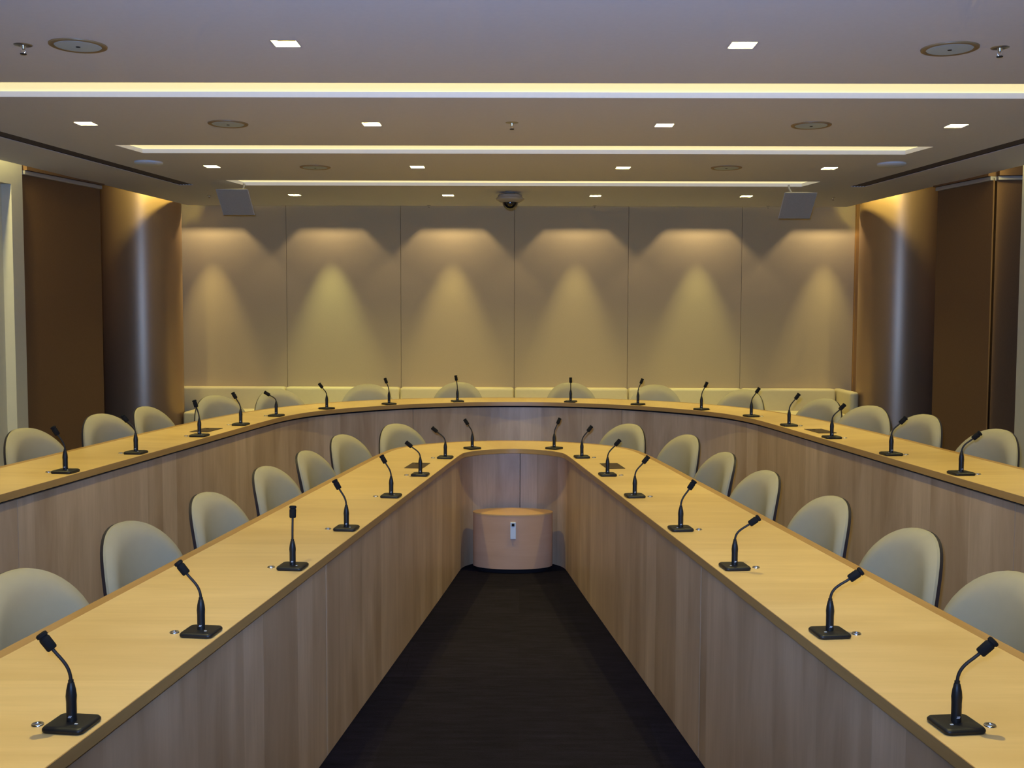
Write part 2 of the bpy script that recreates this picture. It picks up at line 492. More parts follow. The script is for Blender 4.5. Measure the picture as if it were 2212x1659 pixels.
def dense(P):
    out = []
    for a, b_ in zip(P, P[1:]):
        n = max(1, int(math.dist(a, b_) / 0.35))
        out += [(a[0] + (b_[0] - a[0]) * i / n, a[1] + (b_[1] - a[1]) * i / n) for i in range(n)]
    return out + [P[-1]]


def pair_paths(F, B, shear):
    # insert matched intermediate stations, smooth both, mirror both
    f2, b2 = [F[0]], [B[0]]
    for (a, c), (b_, d) in zip(zip(F, F[1:]), zip(B, B[1:])):
        n = max(1, int(math.dist(a, c) / 0.4))
        for i in range(1, n + 1):
            t = i / n
            f2.append((a[0] + (c[0] - a[0]) * t, a[1] + (c[1] - a[1]) * t))
            b2.append((b_[0] + (d[0] - b_[0]) * t, b_[1] + (d[1] - b_[1]) * t))
    # mirror before smoothing so the middle is rounded as well
    mf = f2 + [(-x, y) for x, y in f2[::-1][1:]]; mb = b2 + [(-x, y) for x, y in b2[::-1][1:]]
    cf = chaikin(mf, 3); cb = chaikin(mb, 3)
    return [(x + shear(y), y) for x, y in cf], [(x + shear(y), y) for x, y in cb]


sh_in = lambda y: -0.0057 * y
sh_out = lambda y: -0.018


def split(P, cuts):
    """cut a path at y positions given as (y, side); returns pieces"""
    idx = []
    for (y, s) in cuts:
        best = min((i for i in range(len(P)) if P[i][0] * s > 0), key=lambda i: abs(P[i][1] - y))
        idx.append(best)
    idx = [0] + sorted(idx) + [len(P) - 1]
    return [P[a:b_ + 1] for a, b_ in zip(idx, idx[1:])]


def shrink_ends(P, d):
    Q = [tuple(p) for p in P]
    a, b_ = Vector(Q[0]), Vector(Q[1]); Q[0] = tuple(a + (b_ - a).normalized() * min(d, (b_ - a).length * .5))
    a, b_ = Vector(Q[-1]), Vector(Q[-2]); Q[-1] = tuple(a + (b_ - a).normalized() * min(d, (b_ - a).length * .5))
    return Q


def desk(name, label, F, B, Pn, zt, zbase, cuts, shear):
    f, b_ = pair_paths(F, B, shear)
    t = tag(empty(name, (0, 3, zbase)), label, 'desk')
    def mk(nm, bm, m):
        bmesh.ops.translate(bm, verts=bm.verts, vec=(0, -3, -zbase)); return link(nm, bm, m, t)
    th = 0.028
    # travel goes from the right near end round to the left near end; "inside" lies to the left
    fi = [(p[0] + (q[0] - p[0]) * 0.004, p[1] + (q[1] - p[1]) * 0.004) for p, q in zip(f, b_)]
    bi = [(q[0] + (p[0] - q[0]) * 0.072, q[1] + (p[1] - q[1]) * 0.072) for p, q in zip(f, b_)]
    bm = bmesh.new(); ribbon(bm, fi, bi, zt, zt - th); mk('table_top', bm, M['top'])
    bm = bmesh.new(); ribbon(bm, f, fi, zt - 0.0006, zt - th); mk('front_edging', bm, M['edge'])
    bm = bmesh.new(); ribbon(bm, bi, b_, zt + 0.0003, zt - th); mk('rear_edging', bm, M['edge'])
    pm = Pn + [(-x, y) for x, y in Pn[::-1][1:]]
    p2 = [pm[0]]
    for a, c in zip(pm, pm[1:]):
        n = max(1, int(math.dist(a, c) / 0.4))
        p2 += [(a[0] + (c[0] - a[0]) * i / n, a[1] + (c[1] - a[1]) * i / n) for i in range(1, n + 1)]
    pc = [(x + shear(y), y) for x, y in chaikin(p2, 3)]
    zp = zt - th - 0.0125
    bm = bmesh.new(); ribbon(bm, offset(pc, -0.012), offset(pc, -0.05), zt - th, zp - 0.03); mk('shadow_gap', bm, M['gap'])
    for piece in split(pc, cuts):
        q = shrink_ends(piece, 0.0018)
        bm = bmesh.new(); ribbon(bm, q, offset(q, -0.022), zp, 0.004 - 0.0); mk('front_panel', bm, M['panel'])
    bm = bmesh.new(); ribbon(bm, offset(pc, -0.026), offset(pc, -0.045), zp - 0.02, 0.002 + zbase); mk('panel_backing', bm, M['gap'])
    return f, b_, pc


fin, bin_, pin = desk('inner_conference_desk', 'long low maple desk curving round the box, lined with microphones, nearest the camera',
                      inner_f, inner_b, inner_p, 0.74, 0.0, [(3.68, 1), (3.68, -1), (1.6, 1), (1.6, -1), (6.45, -1), (6.754, 1)], sh_in)
of_p = [(x, y) for x, y in offset(outer_f + [(-x, y) for x, y in outer_f[::-1][1:]], -0.02)][:len(outer_f)]
of_p[-1] = (0, of_p[-1][1])
fo, bo, po = desk('outer_conference_desk', 'long raised maple desk sweeping behind the inner desk in a wide horseshoe',
                  outer_f, outer_b, of_p, 0.74 + ZT, ZT, [(4.95 * OS, 1), (4.95 * OS, -1), (9.87 * OS, 1), (9.87 * OS, -1)], sh_out)

# raised tier: horseshoe platform outside the outer desk's panel
rp_ = offset(po, -0.023)
bm = bmesh.new()
outer_poly = [(5.0, rp_[0][1])] + rp_ + [(-5.0, rp_[-1][1]), (-5.0, YW), (5.0, YW)]
poly_mesh(bm, outer_poly, [], 0.001, ZT - 0.001)
tag(link('floor_tier', bm, M['carpet']), kind='structure')

# oval box in the bay of the inner desk
t = tag(empty('oval_wooden_box', (-0.041, 6.475, 0)), 'low oval cherry wood box standing in the bay of the inner desk', 'box')
bm = bmesh.new(); uv = bm.loops.layers.uv.verify()
n = 72; A_, B_ = 0.244, 0.125
pts = [(A_ * math.cos(2 * PI * i / n), B_ * math.sin(2 * PI * i / n)) for i in range(n)]
s = arc_len(pts + [pts[0]])
lo = [bm.verts.new((*p, 0.028)) for p in pts]; hi = [bm.verts.new((*p, 0.352)) for p in pts]
for i in range(n):
    j = (i + 1) % n
    f = bm.faces.new((lo[i], lo[j], hi[j], hi[i]))
    for l, c in zip(f.loops, ((s[i], 0), (s[i + 1], 0), (s[i + 1], .33), (s[i], .33))): l[uv].uv = c
bm.faces.new(lo[::-1]); link('box_body', bm, M['boxwood'], t, True)
bm = bmesh.new(); uv = bm.loops.layers.uv.verify()
lo = [bm.verts.new((x * 1.004, y * 1.008, 0.352)) for x, y in pts]; hi = [bm.verts.new((x * 1.004, y * 1.008, 0.36)) for x, y in pts]
for i in range(n): bm.faces.new((lo[i], lo[(i + 1) % n], hi[(i + 1) % n], hi[i]))
f = bm.faces.new(hi)
for l in f.loops: l[uv].uv = (l.vert.co.x, l.vert.co.y)
bm.faces.new(lo[::-1]); link('box_lid', bm, M['boxtop'], t)
bm = bmesh.new(); lo = [bm.verts.new((x * .9, y * .82, 0.0)) for x, y in pts]; hi = [bm.verts.new((x * .9, y * .82, 0.028)) for x, y in pts]
for i in range(n): bm.faces.new((lo[i], lo[(i + 1) % n], hi[(i + 1) % n], hi[i]))
bm.faces.new(lo[::-1]); bm.faces.new(hi); link('plinth', bm, M['gap'], t)
bm = bmesh.new(); box(bm, -0.014, 0.02, -B_ - 0.010, -B_ + 0.012, 0.215, 0.318, 0.003)
pl_ = link('handle_plate', bm, M['white'], t)
bm = bmesh.new(); box(bm, -0.006, 0.011, -B_ - 0.012, -B_ - 0.009, 0.293, 0.310, 0.001)
link('latch', bm, M['blackm'], pl_)

# ------------------------------------------------------------------ microphones
def rrect(bm, hx, hy, r, z0, z1, inset, seg=6):
    def loop(ix, z):
        v = []
        for cx, cy, a0 in ((hx - r, hy - r, 0), (-hx + r, hy - r, PI / 2), (-hx + r, -hy + r, PI), (hx - r, -hy + r, 3 * PI / 2)):
            for k in range(seg + 1):
                a = a0 + k * PI / 2 / seg
                x = cx + r * math.cos(a); y = cy + r * math.sin(a)
                v.append(bm.verts.new((x * (1 - ix / hx), y * (1 - ix / hy), z)))
        return v
    Ls = [loop(inset * .3, z0), loop(0, z0 + (z1 - z0) * .3), loop(0, z0 + (z1 - z0) * .6), loop(inset * .4, z0 + (z1 - z0) * .9), loop(inset, z1)]
    for a, b_ in zip(Ls, Ls[1:]):
        for i in range(len(a)):
            j = (i + 1) % len(a); bm.faces.new((a[i], a[j], b_[j], b_[i]))
    bm.faces.new(Ls[0][::-1]); bm.faces.new(Ls[-1])


mic_cache = {}


def mesh_of(key, fn, m, smooth=True):
    if key not in mic_cache:
        bm = bmesh.new(); fn(bm); bmesh.ops.recalc_face_normals(bm, faces=bm.faces)
        me = bpy.data.meshes.new(key); bm.to_mesh(me); bm.free(); me.materials.append(m)
        if smooth:
            for p in me.polygons: p.use_smooth = True
            me.set_sharp_from_angle(angle=math.radians(40))
        mic_cache[key] = me
    return mic_cache[key]


def part(name, me, parent, loc=None, rot=None):
    o = bpy.data.objects.new(name, me); COL.objects.link(o); o.parent = parent
    if loc is not None: o.location = loc
    if rot is not None: o.rotation_euler = rot
    return o


def mic(x, y, z, side, hz, rz, label, group, front_s):
    """side = sideways lean of the head (m), hz = head centre height; rz aligns the base with the desk edge"""
    t = tag(empty('gooseneck_microphone', (x, y, z), rz), label, 'microphone', group)
    part('microphone_base', mesh_of('microphone_base', lambda bm: rrect(bm, .043, .043, .012, 0, .012, .006), M['black']), t)
    st = part('microphone_stem', mesh_of('microphone_stem', lambda bm: lathe(bm, [(0, .008), (.0098, .008), (.0098, .05), (.0105, .062), (.0092, .074), (.0062, .088), (.0052, .089), (.0052, .094), (0, .094)], 24), M['black']), t)
    part('printed_mark', mesh_of('printed_mark', lambda bm: (box(bm, -.003, .003, -.0102, -.0094, .021, .0222), box(bm, -.002, .004, -.0102, -.0094, .0235, .0247)), M['mark'], False), st, (0, 0, 0), (0, 0, -rz))
    part('status_button', mesh_of('status_button', lambda bm: box(bm, -.003, .003, -.0018, .0018, 0, .0012), M['mark'], False), t, (front_s * .018, -.016, .0118))
    # neck
    tx, ty = x, y; l = math.hypot(tx, ty); vx, vy = tx / l, ty / l
    sd = Vector((vy, -vx, 0)) * side + Vector((vx, vy, 0)) * 0.012
    sd = Matrix.Rotation(-rz, 3, 'Z') @ sd
    P0 = Vector((0, 0, .09)); H = sd + Vector((0, 0, hz))
    h = sd.length; up = max(H.z - .09, .02)
    ang = min(1.25 * math.atan2(h, up), 1.15)
    dirv = (sd.normalized() * math.sin(ang) + Vector((0, 0, 1)) * math.cos(ang))
    HL = .038
    P3 = H - dirv * HL * .5
    c = (P3 - P0).length
    pts = []
    for i in range(15):
        u = i / 14; P1 = P0 + Vector((0, 0, 1)) * c * .45; P2 = P3 - dirv * c * .35
        pts.append(P0 * (1 - u) ** 3 + P1 * 3 * u * (1 - u) ** 2 + P2 * 3 * u * u * (1 - u) + P3 * u ** 3)
    bm = bmesh.new(); tube(bm, pts, .0034, 10); link('gooseneck', bm, M['neck'], t, True)
    hd = part('microphone_head', mesh_of('microphone_head', lambda bm: lathe(bm, [(0, -.019), (.0085, -.019), (.0105, -.016), (.0108, .006), (.0104, .0085), (.0092, .0095), (.0092, .0115), (.0112, .0125), (.0112, .0185), (.008, .0205), (0, .0208)], 24), M['blackm']), t)
    hd.location = H; hd.rotation_euler = dirv.to_track_quat('Z', 'Y').to_euler()
    return t


il = [(-0.871, 2.048, -0.042, 0.172), (-0.805, 2.668, -0.044, 0.170), (-0.725, 3.383, 0.002, 0.180), (-0.655, 4.010, -0.035, 0.171),
      (-0.578, 4.750, -0.034, 0.169), (-0.508, 5.402, -0.058, 0.158), (-0.427, 6.071, -0.061, 0.163), (-0.292, 6.509, -0.037, 0.165)]
ir = [(0.868, 2.074, 0.052, 0.165), (0.796, 2.690, 0.060, 0.157), (0.698, 3.414, 0.060, 0.155), (0.616, 4.032, 0.040, 0.172),
      (0.521, 4.780, 0.048, 0.168), (0.451, 5.431, 0.050, 0.168), (0.359, 6.118, 0.044, 0.167), (0.212, 6.526, 0.027, 0.171)]
ol = [(-2.338, 5.445, -0.044, 0.216), (-2.252, 6.219, -0.058, 0.207), (-2.161, 7.131, -0.024, 0.219), (-2.061, 7.880, -0.044, 0.220),
      (-1.946, 8.594, -0.071, 0.183), (-1.663, 9.264, -0.050, 0.204), (-1.200, 9.782, -0.029, 0.219), (-0.597, 10.137, -0.013, 0.226)]
orr = [(2.297, 5.519, 0.069, 0.204), (2.204, 6.304, 0.062, 0.206), (2.082, 7.177, 0.064, 0.211), (1.985, 7.975, 0.056, 0.222),
       (1.862, 8.718, 0.048, 0.215), (1.555, 9.317, 0.037, 0.221), (1.096, 9.866, 0.032, 0.219), (0.481, 10.134, -0.001, 0.209)]
ordn = ['nearest the camera', 'second from the camera', 'third from the camera', 'fourth from the camera', 'fifth from the camera',
        'sixth from the camera', 'seventh from the camera', 'farthest from the camera']


def near_on(path, x, y):
    """closest point of path, unit tangent and index"""
    best = None
    for i, (a, b_) in enumerate(zip(path, path[1:])):
        a = Vector(a); b2 = Vector(b_); d = b2 - a
        if d.length < 1e-9: continue
        u = max(0, min(1, (Vector((x, y)) - a).dot(d) / d.length_squared)); p = a + d * u
        dd = (Vector((x, y)) - p).length
        if best is None or dd < best[0]: best = (dd, p, d.normalized())
    return best


for arr, F, z, sc, dn, sdn in ((il, fin, .74, 1, 'inner', 'left'), (ir, fin, .74, 1, 'inner', 'right'), (ol, fo, .74 + ZT, OS, 'outer', 'left'), (orr, fo, .74 + ZT, OS, 'outer', 'right')):
    for i, (x, y, s, h) in enumerate(arr):
        x *= sc; y *= sc; s *= sc; h *= sc
        dd, p, tg = near_on(F, x, y)
        out = Vector((x, y)) - p; out.normalize()
        mind = 0.055
        if dd < mind: q = p + out * mind; x, y = q.x, q.y
        rz = math.atan2(tg.y, tg.x)
        rz = (rz + PI / 4) % (PI / 2) - PI / 4
        neck = 'upright' if abs(s) < .015 else ('far-bent' if abs(s) > .049 else 'slightly bent')
        mic(x, y, z + .0004, s, h, rz, 'black %s microphone, %s on the %s half of %s desk' % (neck, ordn[i], sdn, dn), 'gooseneck microphones on the ' + dn + ' desk', 1 if sdn == 'left' else -1)
        # chrome grommet just outside the base
        gx = Vector((x, y)) + out * 0.072
        bm = bmesh.new()
        lathe(bm, [(0, .0012), (.0065, .0012), (.0072, .0028), (.0108, .0028), (.0122, .0012), (.0124, 0), (0, 0)], 28)
        g = link('cable_grommet', bm, M['chrome'], None, True); g.location = (gx.x, gx.y, z + .0004)
        tag(g, 'chrome disc by the microphone %s, %s half of the %s desk' % (ordn[i], sdn, dn), 'grommet', 'chrome cable grommets')

# cable hatches
for (cx, cy, hx, hy, rz, z, lab) in ((-0.557, 5.757, .05, .104, math.radians(6.7), .74, 'dark bronze hatch in the left half of the inner desk'),
                                     (0.505, 5.775, .05, .104, math.radians(-6.7), .74, 'dark bronze hatch in the right half of the inner desk'),
                                     (-2.228 * OS, 7.517 * OS, .052, .105, math.radians(6.7), .74 + ZT, 'dark bronze hatch in the left half of the outer desk'),
                                     (2.155 * OS, 7.62 * OS, .052, .105, math.radians(-6.7), .74 + ZT, 'dark bronze hatch in the right half of the outer desk')):
    t = tag(empty('cable_hatch', (cx, cy, z + .0006), -rz), lab, 'hatch', 'cable hatches in the desks')
    bm = bmesh.new(); box(bm, -hx, hx, -hy, hy, 0, .0022, .0008); link('hatch_lid', bm, M['hatch'], t)
    bm = bmesh.new(); lathe(bm, [(0, 0), (.009, 0), (.009, .0008), (0, .0008)], 20); o = link('finger_hole', bm, M['blackm'], t); o.location = (-hx * .3, hy * .5, .0023)

# ------------------------------------------------------------------ chairs
HT = 0.85


def back_pt(r, a, off, W=.216):
    """r 0..1, angle a; rounded back outline, local x right, y forward, z up"""
    ca, sa = math.cos(a), math.sin(a)
    zc = .60
    if sa >= 0: z = zc + (HT - zc) * (abs(sa) ** .92) * r
    else: z = zc - .18 * (abs(sa) ** .75) * r
    e = 0.86 if sa >= 0 else 0.55
    wv = W * (math.copysign(abs(ca) ** e, ca)) * r
    if sa < 0: wv *= 1 - .10 * abs(sa)
    y = .055 * (wv / W) ** 2 - .13 * (z - HT) * 1.0 - .035 * ((z - .62) / .25) ** 2 + off
    return Vector((wv, y, z))


def make_chair():
    t = tag(empty('conference_chair', (0, 0, 0)), 'cream chair', 'chair')
    na, nr = 56, 16

    def disc(bm, front, scale, thick):
        rings = []
        for k in range(nr + 1):
            r = k / nr
            rings.append([back_pt(r * scale, 2 * PI * i / na, front(r)) for i in range(na)] if k else [back_pt(0, 0, front(0))])
        return rings
    bm = bmesh.new()
    fr = disc(bm, lambda r: .030 - .006 * (1 - min(r / .8, 1) ** 2) - .026 * max(0, (r - .80) / .20) ** 2.2, 1.0, 0)
    bk = [back_pt(1.0, 2 * PI * i / na, -.006) for i in range(na)]
    V = [[bm.verts.new(p) for p in rg] for rg in fr]
    for i in range(na):
        j = (i + 1) % na
        bm.faces.new((V[0][0], V[1][i], V[1][j]))
        for k in range(1, nr): bm.faces.new((V[k][i], V[k + 1][i], V[k + 1][j], V[k][j]))
    vb = [bm.verts.new(p) for p in bk]
    for i in range(na): bm.faces.new((V[nr][i], vb[i], vb[(i + 1) % na], V[nr][(i + 1) % na]))
    bm.faces.new(vb)
    link('backrest', bm, M['chair'], t, True)
    bm = bmesh.new()
    rings = []
    for k in range(nr + 1):
        r = k / nr
        rings.append([bm.verts.new(back_pt(r * .985, 2 * PI * i / na, -.020 - .014 * (1 - r ** 3))) for i in range(na)] if k else [bm.verts.new(back_pt(0, 0, -.034))])
    for i in range(na):
        j = (i + 1) % na
        bm.faces.new((rings[0][0], rings[1][i], rings[1][j]))
        for k in range(1, nr): bm.faces.new((rings[k][i], rings[k + 1][i], rings[k + 1][j], rings[k][j]))
    rim = [bm.verts.new(back_pt(.998, 2 * PI * i / na, -.0065)) for i in range(na)]
    for i in range(na): bm.faces.new((rings[nr][i], rim[i], rim[(i + 1) % na], rings[nr][(i + 1) % na]))
    bm.faces.new(rim)
    link('back_shell', bm, M['shell'], t, True)
    # seat
    bm = bmesh.new()
    rr = []
    for rad, z in ((.0, .468), (.6, .466), (.88, .455), (1.0, .435), (.98, .41), (.0, .41)):
        if rad == 0: rr.append([bm.verts.new((0, .25, z))])
        else:
            ring = []
            for i in range(48):
                a = 2 * PI * i / 48; c, s_ = math.cos(a), math.sin(a)
                ring.append(bm.verts.new((.225 * rad * math.copysign(abs(c) ** .65, c), .25 + .21 * rad * math.copysign(abs(s_) ** .65, s_), z)))
            rr.append(ring)
    for a, b_ in zip(rr, rr[1:]):
        for i in range(48):
            j = (i + 1) % 48
            if len(a) == 1: bm.faces.new((a[0], b_[i], b_[j]))
            elif len(b_) == 1: bm.faces.new((a[i], a[j], b_[0]))
            else: bm.faces.new((a[i], a[j], b_[j], b_[i]))
    link('seat', bm, M['chair'], t, True)
    bm = bmesh.new(); box(bm, -.16, .16, .08, .42, .385, .41, .01); box(bm, -.05, .05, .0, .1, .385, .45, .008)
    link('seat_pan', bm, M['shell'], t, True)
    bm = bmesh.new(); lathe(bm, [(0, .05), (.032, .05), (.032, .2), (.02, .21), (.02, .385), (0, .385)], 20)
    o = link('pedestal', bm, M['metal'], t, True); o.location = (0, .25, 0)
    for k in range(4):
        a = PI / 4 + k * PI / 2
        bm = bmesh.new(); c, s_ = math.cos(a), math.sin(a)
        tube(bm, [(0, .25, .07), (c * .12, .25 + s_ * .12, .055), (c * .26, .25 + s_ * .26, .03)], [.018, .016, .012], 10)
        lathe(bm, [(0, 0), (.016, 0), (.016, .03), (0, .03)], 14, (c * .25, .25 + s_ * .25, 0))
        link('leg', bm, M['metal'], t, True)
    return t


chairs = {
    ('inner', 'left', 0): [(-1.286, 2.78, 10), (-1.251, 3.455, 10), (-1.16, 4.047, 7), (-1.104, 4.77, 8), (-1.035, 5.338, 6), (-.978, 6.08, 17), (-.755, 6.697, 34)],
    ('inner', 'right', 0): [(1.287, 2.809, 8), (1.241, 3.401, 8), (1.15, 4.026, 8), (1.054, 4.706, 9), (.994, 5.351, 7), (.932, 6.151, 18), (.669, 6.754, 34)],
    ('outer', 'left', ZT): [(-2.921, 6.36, 8), (-2.842, 7.312, 14), (-2.732, 7.925, 6), (-2.56, 9.064, 32), (-2.17, 9.84, 44), (-1.442, 10.557, 76), (-.609, 10.905, 88)],
    ('outer', 'right', ZT): [(2.878, 6.533, 12), (2.806, 7.524, 14), (2.668, 8.264, 26), (2.423, 8.954, 24), (2.091, 10.08, 40), (1.338, 10.723, 78), (.51, 10.973, 88)],
}
chair_ord = ['nearest the camera', 'second from the camera', 'third from the camera', 'fourth from the camera', 'fifth from the camera', 'sixth from the camera', 'farthest from the camera']
proto = make_chair(); first = True
for (dn, sdn, zb), lst in chairs.items():
    sc = (1.55 - (HT + zb)) / 0.68
    bpath = bin_ if dn == 'inner' else bo
    for i, (x, y, dl) in enumerate(lst):
        x *= sc; y *= sc
        # dl: degrees turned from facing across the room towards the camera
        s = -1 if sdn == 'left' else 1
        face = math.atan2(-math.sin(math.radians(dl + 6.7)), -s * math.cos(math.radians(dl + 6.7)))
        dd, p, tg = near_on(bpath, x, y)
        out = (Vector((x, y)) - p).normalized()
        cd = 0.115
        if dd < cd: q = p + out * cd; x, y = q.x, q.y
        x += out.x * .034; y += out.y * .034
        c = proto if first else copy_tree(proto); first = False
        c.location = (x, y, zb + .0005 if zb == 0 else zb + .001); c.rotation_euler = (0, 0, face - PI / 2)
        tag(c, 'cream padded chair %s, %s half of the %s desk' % (chair_ord[i], sdn, dn), 'chair', 'cream chairs at the ' + dn + ' desk')

# ------------------------------------------------------------------ banquette along the back wall
t = tag(empty('banquette_bench', (0, YW - .3, ZT)), 'long low upholstered bench running under the fabric back wall', 'bench')


def mkb(nm, bm, m):
    bmesh.ops.translate(bm, verts=bm.verts, vec=(0, -(YW - .3), -ZT)); return link(nm, bm, m, t, True)


ztop = 0.861
bm = bmesh.new(); box(bm, -3.17, 3.16, YW - .52, YW - .01, ZT + .06, ZT + .34, .01); mkb('bench_base', bm, M['trimwood'])
jx = [-3.175, joints[1], joints[2], joints[3], joints[4], joints[5], 3.08]
for a, b_ in zip(jx, jx[1:]):
    bm = bmesh.new(); box(bm, (a if a > -3 else -3.36) + .002, b_ - .002, YW - .14, YW - .002, ZT + .3, ztop, .028); mkb('back_cushion', bm, M['bench'])
    bm = bmesh.new(); box(bm, a + .002, b_ - .002, YW - .54, YW - .13, ZT + .33, ZT + .47, .025); mkb('seat_cushion', bm, M['bench'])
bm = bmesh.new(); box(bm, 3.085, 3.168, YW - .56, YW - .002, ZT + .3, ztop, .026); mkb('end_cushion', bm, M['bench'])

# ------------------------------------------------------------------ ceiling fittings
rows = ['first row from the camera', 'second row from the camera', 'third row from the camera', 'fourth row from the camera']


def spot(name, parent, loc, energy, size, blend, color, rad=.012, rot=(0, 0, 0)):
    l = bpy.data.lights.new(name, 'SPOT'); l.energy = energy; l.spot_size = size; l.spot_blend = blend; l.color = color
    l.shadow_soft_size = rad
    o = bpy.data.objects.new(name, l); COL.objects.link(o); o.parent = parent; o.location = loc; o.rotation_euler = rot
    return o


def housing(bm, hx, hy, z0, z1, th=.004):
    for a, b_, c, d in ((-hx - th, -hx, -hy - th, hy + th), (hx, hx + th, -hy - th, hy + th), (-hx, hx, -hy - th, -hy), (-hx, hx, hy, hy + th)):
        box(bm, a, b_, c, d, z0, z1)
    box(bm, -hx - th, hx + th, -hy - th, hy + th, z1, z1 + th)


def downlight(x, y, label, baffle=False):
    t = tag(empty('recessed_downlight', (x, y, ZC)), label, 'ceiling light', 'square recessed downlights')
    bm = bmesh.new(); housing(bm, DH - .0012, DH - .0012, 0.0, .085); link('reflector_housing', bm, M['reflector'], t)
    bm = bmesh.new(); lathe(bm, [(0, .0), (.026, .0), (.03, .012), (0, .012)], 24); o = link('lamp', bm, M['lamp'], t, True); o.location = (0, 0, .072)
    if baffle:
        bm = bmesh.new(); box(bm, -.030, .040, -.010, -.007, .0065, .045); link('baffle', bm, M['dark'], t)
    spot('downlight_wide', t, (0, 0, .062), DOWN_W, math.radians(165), .3, WARM, .02)
    spot('downlight_beam', t, (0, 0, .060), DOWN_N, math.radians(75), .9, WARM, .02)


side2 = ['left one', 'right one']; side4 = ['far left', 'inner left', 'inner right', 'far right']
for i, (x, y) in enumerate(downs):
    if i < 2: lab = 'square recessed ceiling light nearest the camera, ' + side2[i]
    else: lab = 'square recessed ceiling light, %s in the %s' % (side4[(i - 2) % 4], rows[1 + (i - 2) // 4])
    downlight(x, y, lab, i == 0)
outl = ['left beyond the frame, nearest row', 'right beyond the frame, nearest row', 'added unseen above the near desks, left of inner pair', 'added unseen above the near desks, right of inner pair',
        'added unseen above the near desks, outer left', 'added unseen above the near desks, outer right', 'added unseen above the camera, left one', 'added unseen above the camera, right one']
for (x, y), lb in zip(downs_out, outl): downlight(x, y, 'square recessed ceiling light, ' + lb)

for i, (y, x0, x1) in enumerate(slots):
    t = tag(empty('ceiling_light_slot', ((x0 + x1) / 2, y, ZC)), 'long glowing light slot across the ceiling, ' + ['nearest the camera and widest', 'middle of three', 'farthest from the camera and shortest'][i], 'ceiling light', 'glowing ceiling slots')
    hw = (x1 - x0) / 2 + .05
    bm = bmesh.new(); box(bm, -hw, hw, -SH - .012, SH + .012, .0285, .037); link('diffuser', bm, M['cove'], t)

# slot air diffusers
for (a, b_), lab in zip(diffs, ('long dark slotted air grille in the ceiling along the left side', 'long dark slotted air grille in the ceiling along the right side')):
    d = b_ - a; ln = d.length; rz = math.atan2(d.y, d.x)
    t = tag(empty('air_grille', (a.x, a.y, ZC), rz), lab, 'air vent', 'slotted ceiling air grilles')
    bm = bmesh.new()
    box(bm, 0.0, ln, -DW, DW, .09, .094)
    for sy in (-1, 1): box(bm, 0.0, ln, sy * (DW - .001), sy * (DW - .003), .003, .09)
    link('plenum', bm, M['dark'], t)
    for k in range(5):
        yy = -DW + (k + .5) * 2 * DW / 5 + DW / 5 * (0)
        if k == 4: continue
        yy = -DW + (k + 1) * 2 * DW / 5
        bm = bmesh.new(); box(bm, 0.0, ln, yy - .0016, yy + .0016, .0012, .02); link('slat', bm, M['slat'], t)

# round ceiling loudspeakers
for x, y, lab in ((-2.051, 5.0, 'round white ceiling speaker nearest the camera, left'), (1.985, 5.035, 'round white ceiling speaker nearest the camera, right'),
                  (-1.904, 7.0, 'round white ceiling speaker in the second row, left'), (1.882, 7.01, 'round white ceiling speaker in the second row, right'),
                  (-1.724, 9.01, 'round white ceiling speaker in the farthest row, left'), (1.714, 8.985, 'round white ceiling speaker in the farthest row, right')):
    t = tag(empty('ceiling_speaker', (x * K, y * K, ZC)), lab, 'speaker', 'round ceiling speakers')
    bm = bmesh.new(); lathe(bm, [(.088, -.001), (.088, -.006), (.100, -.008), (.107, -.005), (.108, 0), (.088, 0)], 56); link('trim_ring', bm, M['ring'], t, True)
    bm = bmesh.new(); lathe(bm, [(0, -.0075), (.05, -.0073), (.085, -.006), (.0882, -.003), (.0882, -.0005), (0, -.0005)], 56); link('grille', bm, M['grille'], t, True)
    bm = bmesh.new(); lathe(bm, [(0, -.0095), (.008, -.009), (.009, -.0070), (0, -.0070)], 20); link('centre_mark', bm, M['dark'], t, True)

for x, y, lab in ((-3.029, 8.74, 'flat white round disc on the ceiling near the left air grille'), (2.997, 8.725, 'flat white round disc on the ceiling near the right air grille')):
    bm = bmesh.new(); lathe(bm, [(0, -.022), (.05, -.021), (.085, -.017), (.094, -.010), (.094, 0), (0, 0)], 48)
    o = link('ceiling_disc', bm, M['white'], None, True); o.location = (x * K, y * K, ZC)
    tag(o, lab, 'ceiling detector', 'flat white ceiling discs')


def sprinkler(x, y, s, lab, z=ZC):
    t = tag(empty('fire_sprinkler', (x, y, z)), lab, 'sprinkler', 'ceiling sprinklers')
    bm = bmesh.new(); lathe(bm, [(0, -.001), (.018 * s, -.004), (.033 * s, -.002), (.035 * s, 0), (0, 0)], 32); link('escutcheon', bm, M['metal'], t, True)
    bm = bmesh.new(); lathe(bm, [(0, -.016 * s), (.008 * s, -.016 * s), (.010 * s, -.003), (0, -.003)], 20)
    for sx in (-1, 1): tube(bm, [(sx * .007 * s, 0, -.014 * s), (sx * .009 * s, 0, -.024 * s), (sx * .002 * s, 0, -.034 * s)], .0014 * s, 6)
    link('sprinkler_head', bm, M['chrome'], t, True)
    bm = bmesh.new(); lathe(bm, [(0, -.036 * s), (.012 * s, -.036 * s), (.012 * s, -.033 * s), (0, -.033 * s)], 20); link('deflector', bm, M['dark'], t)


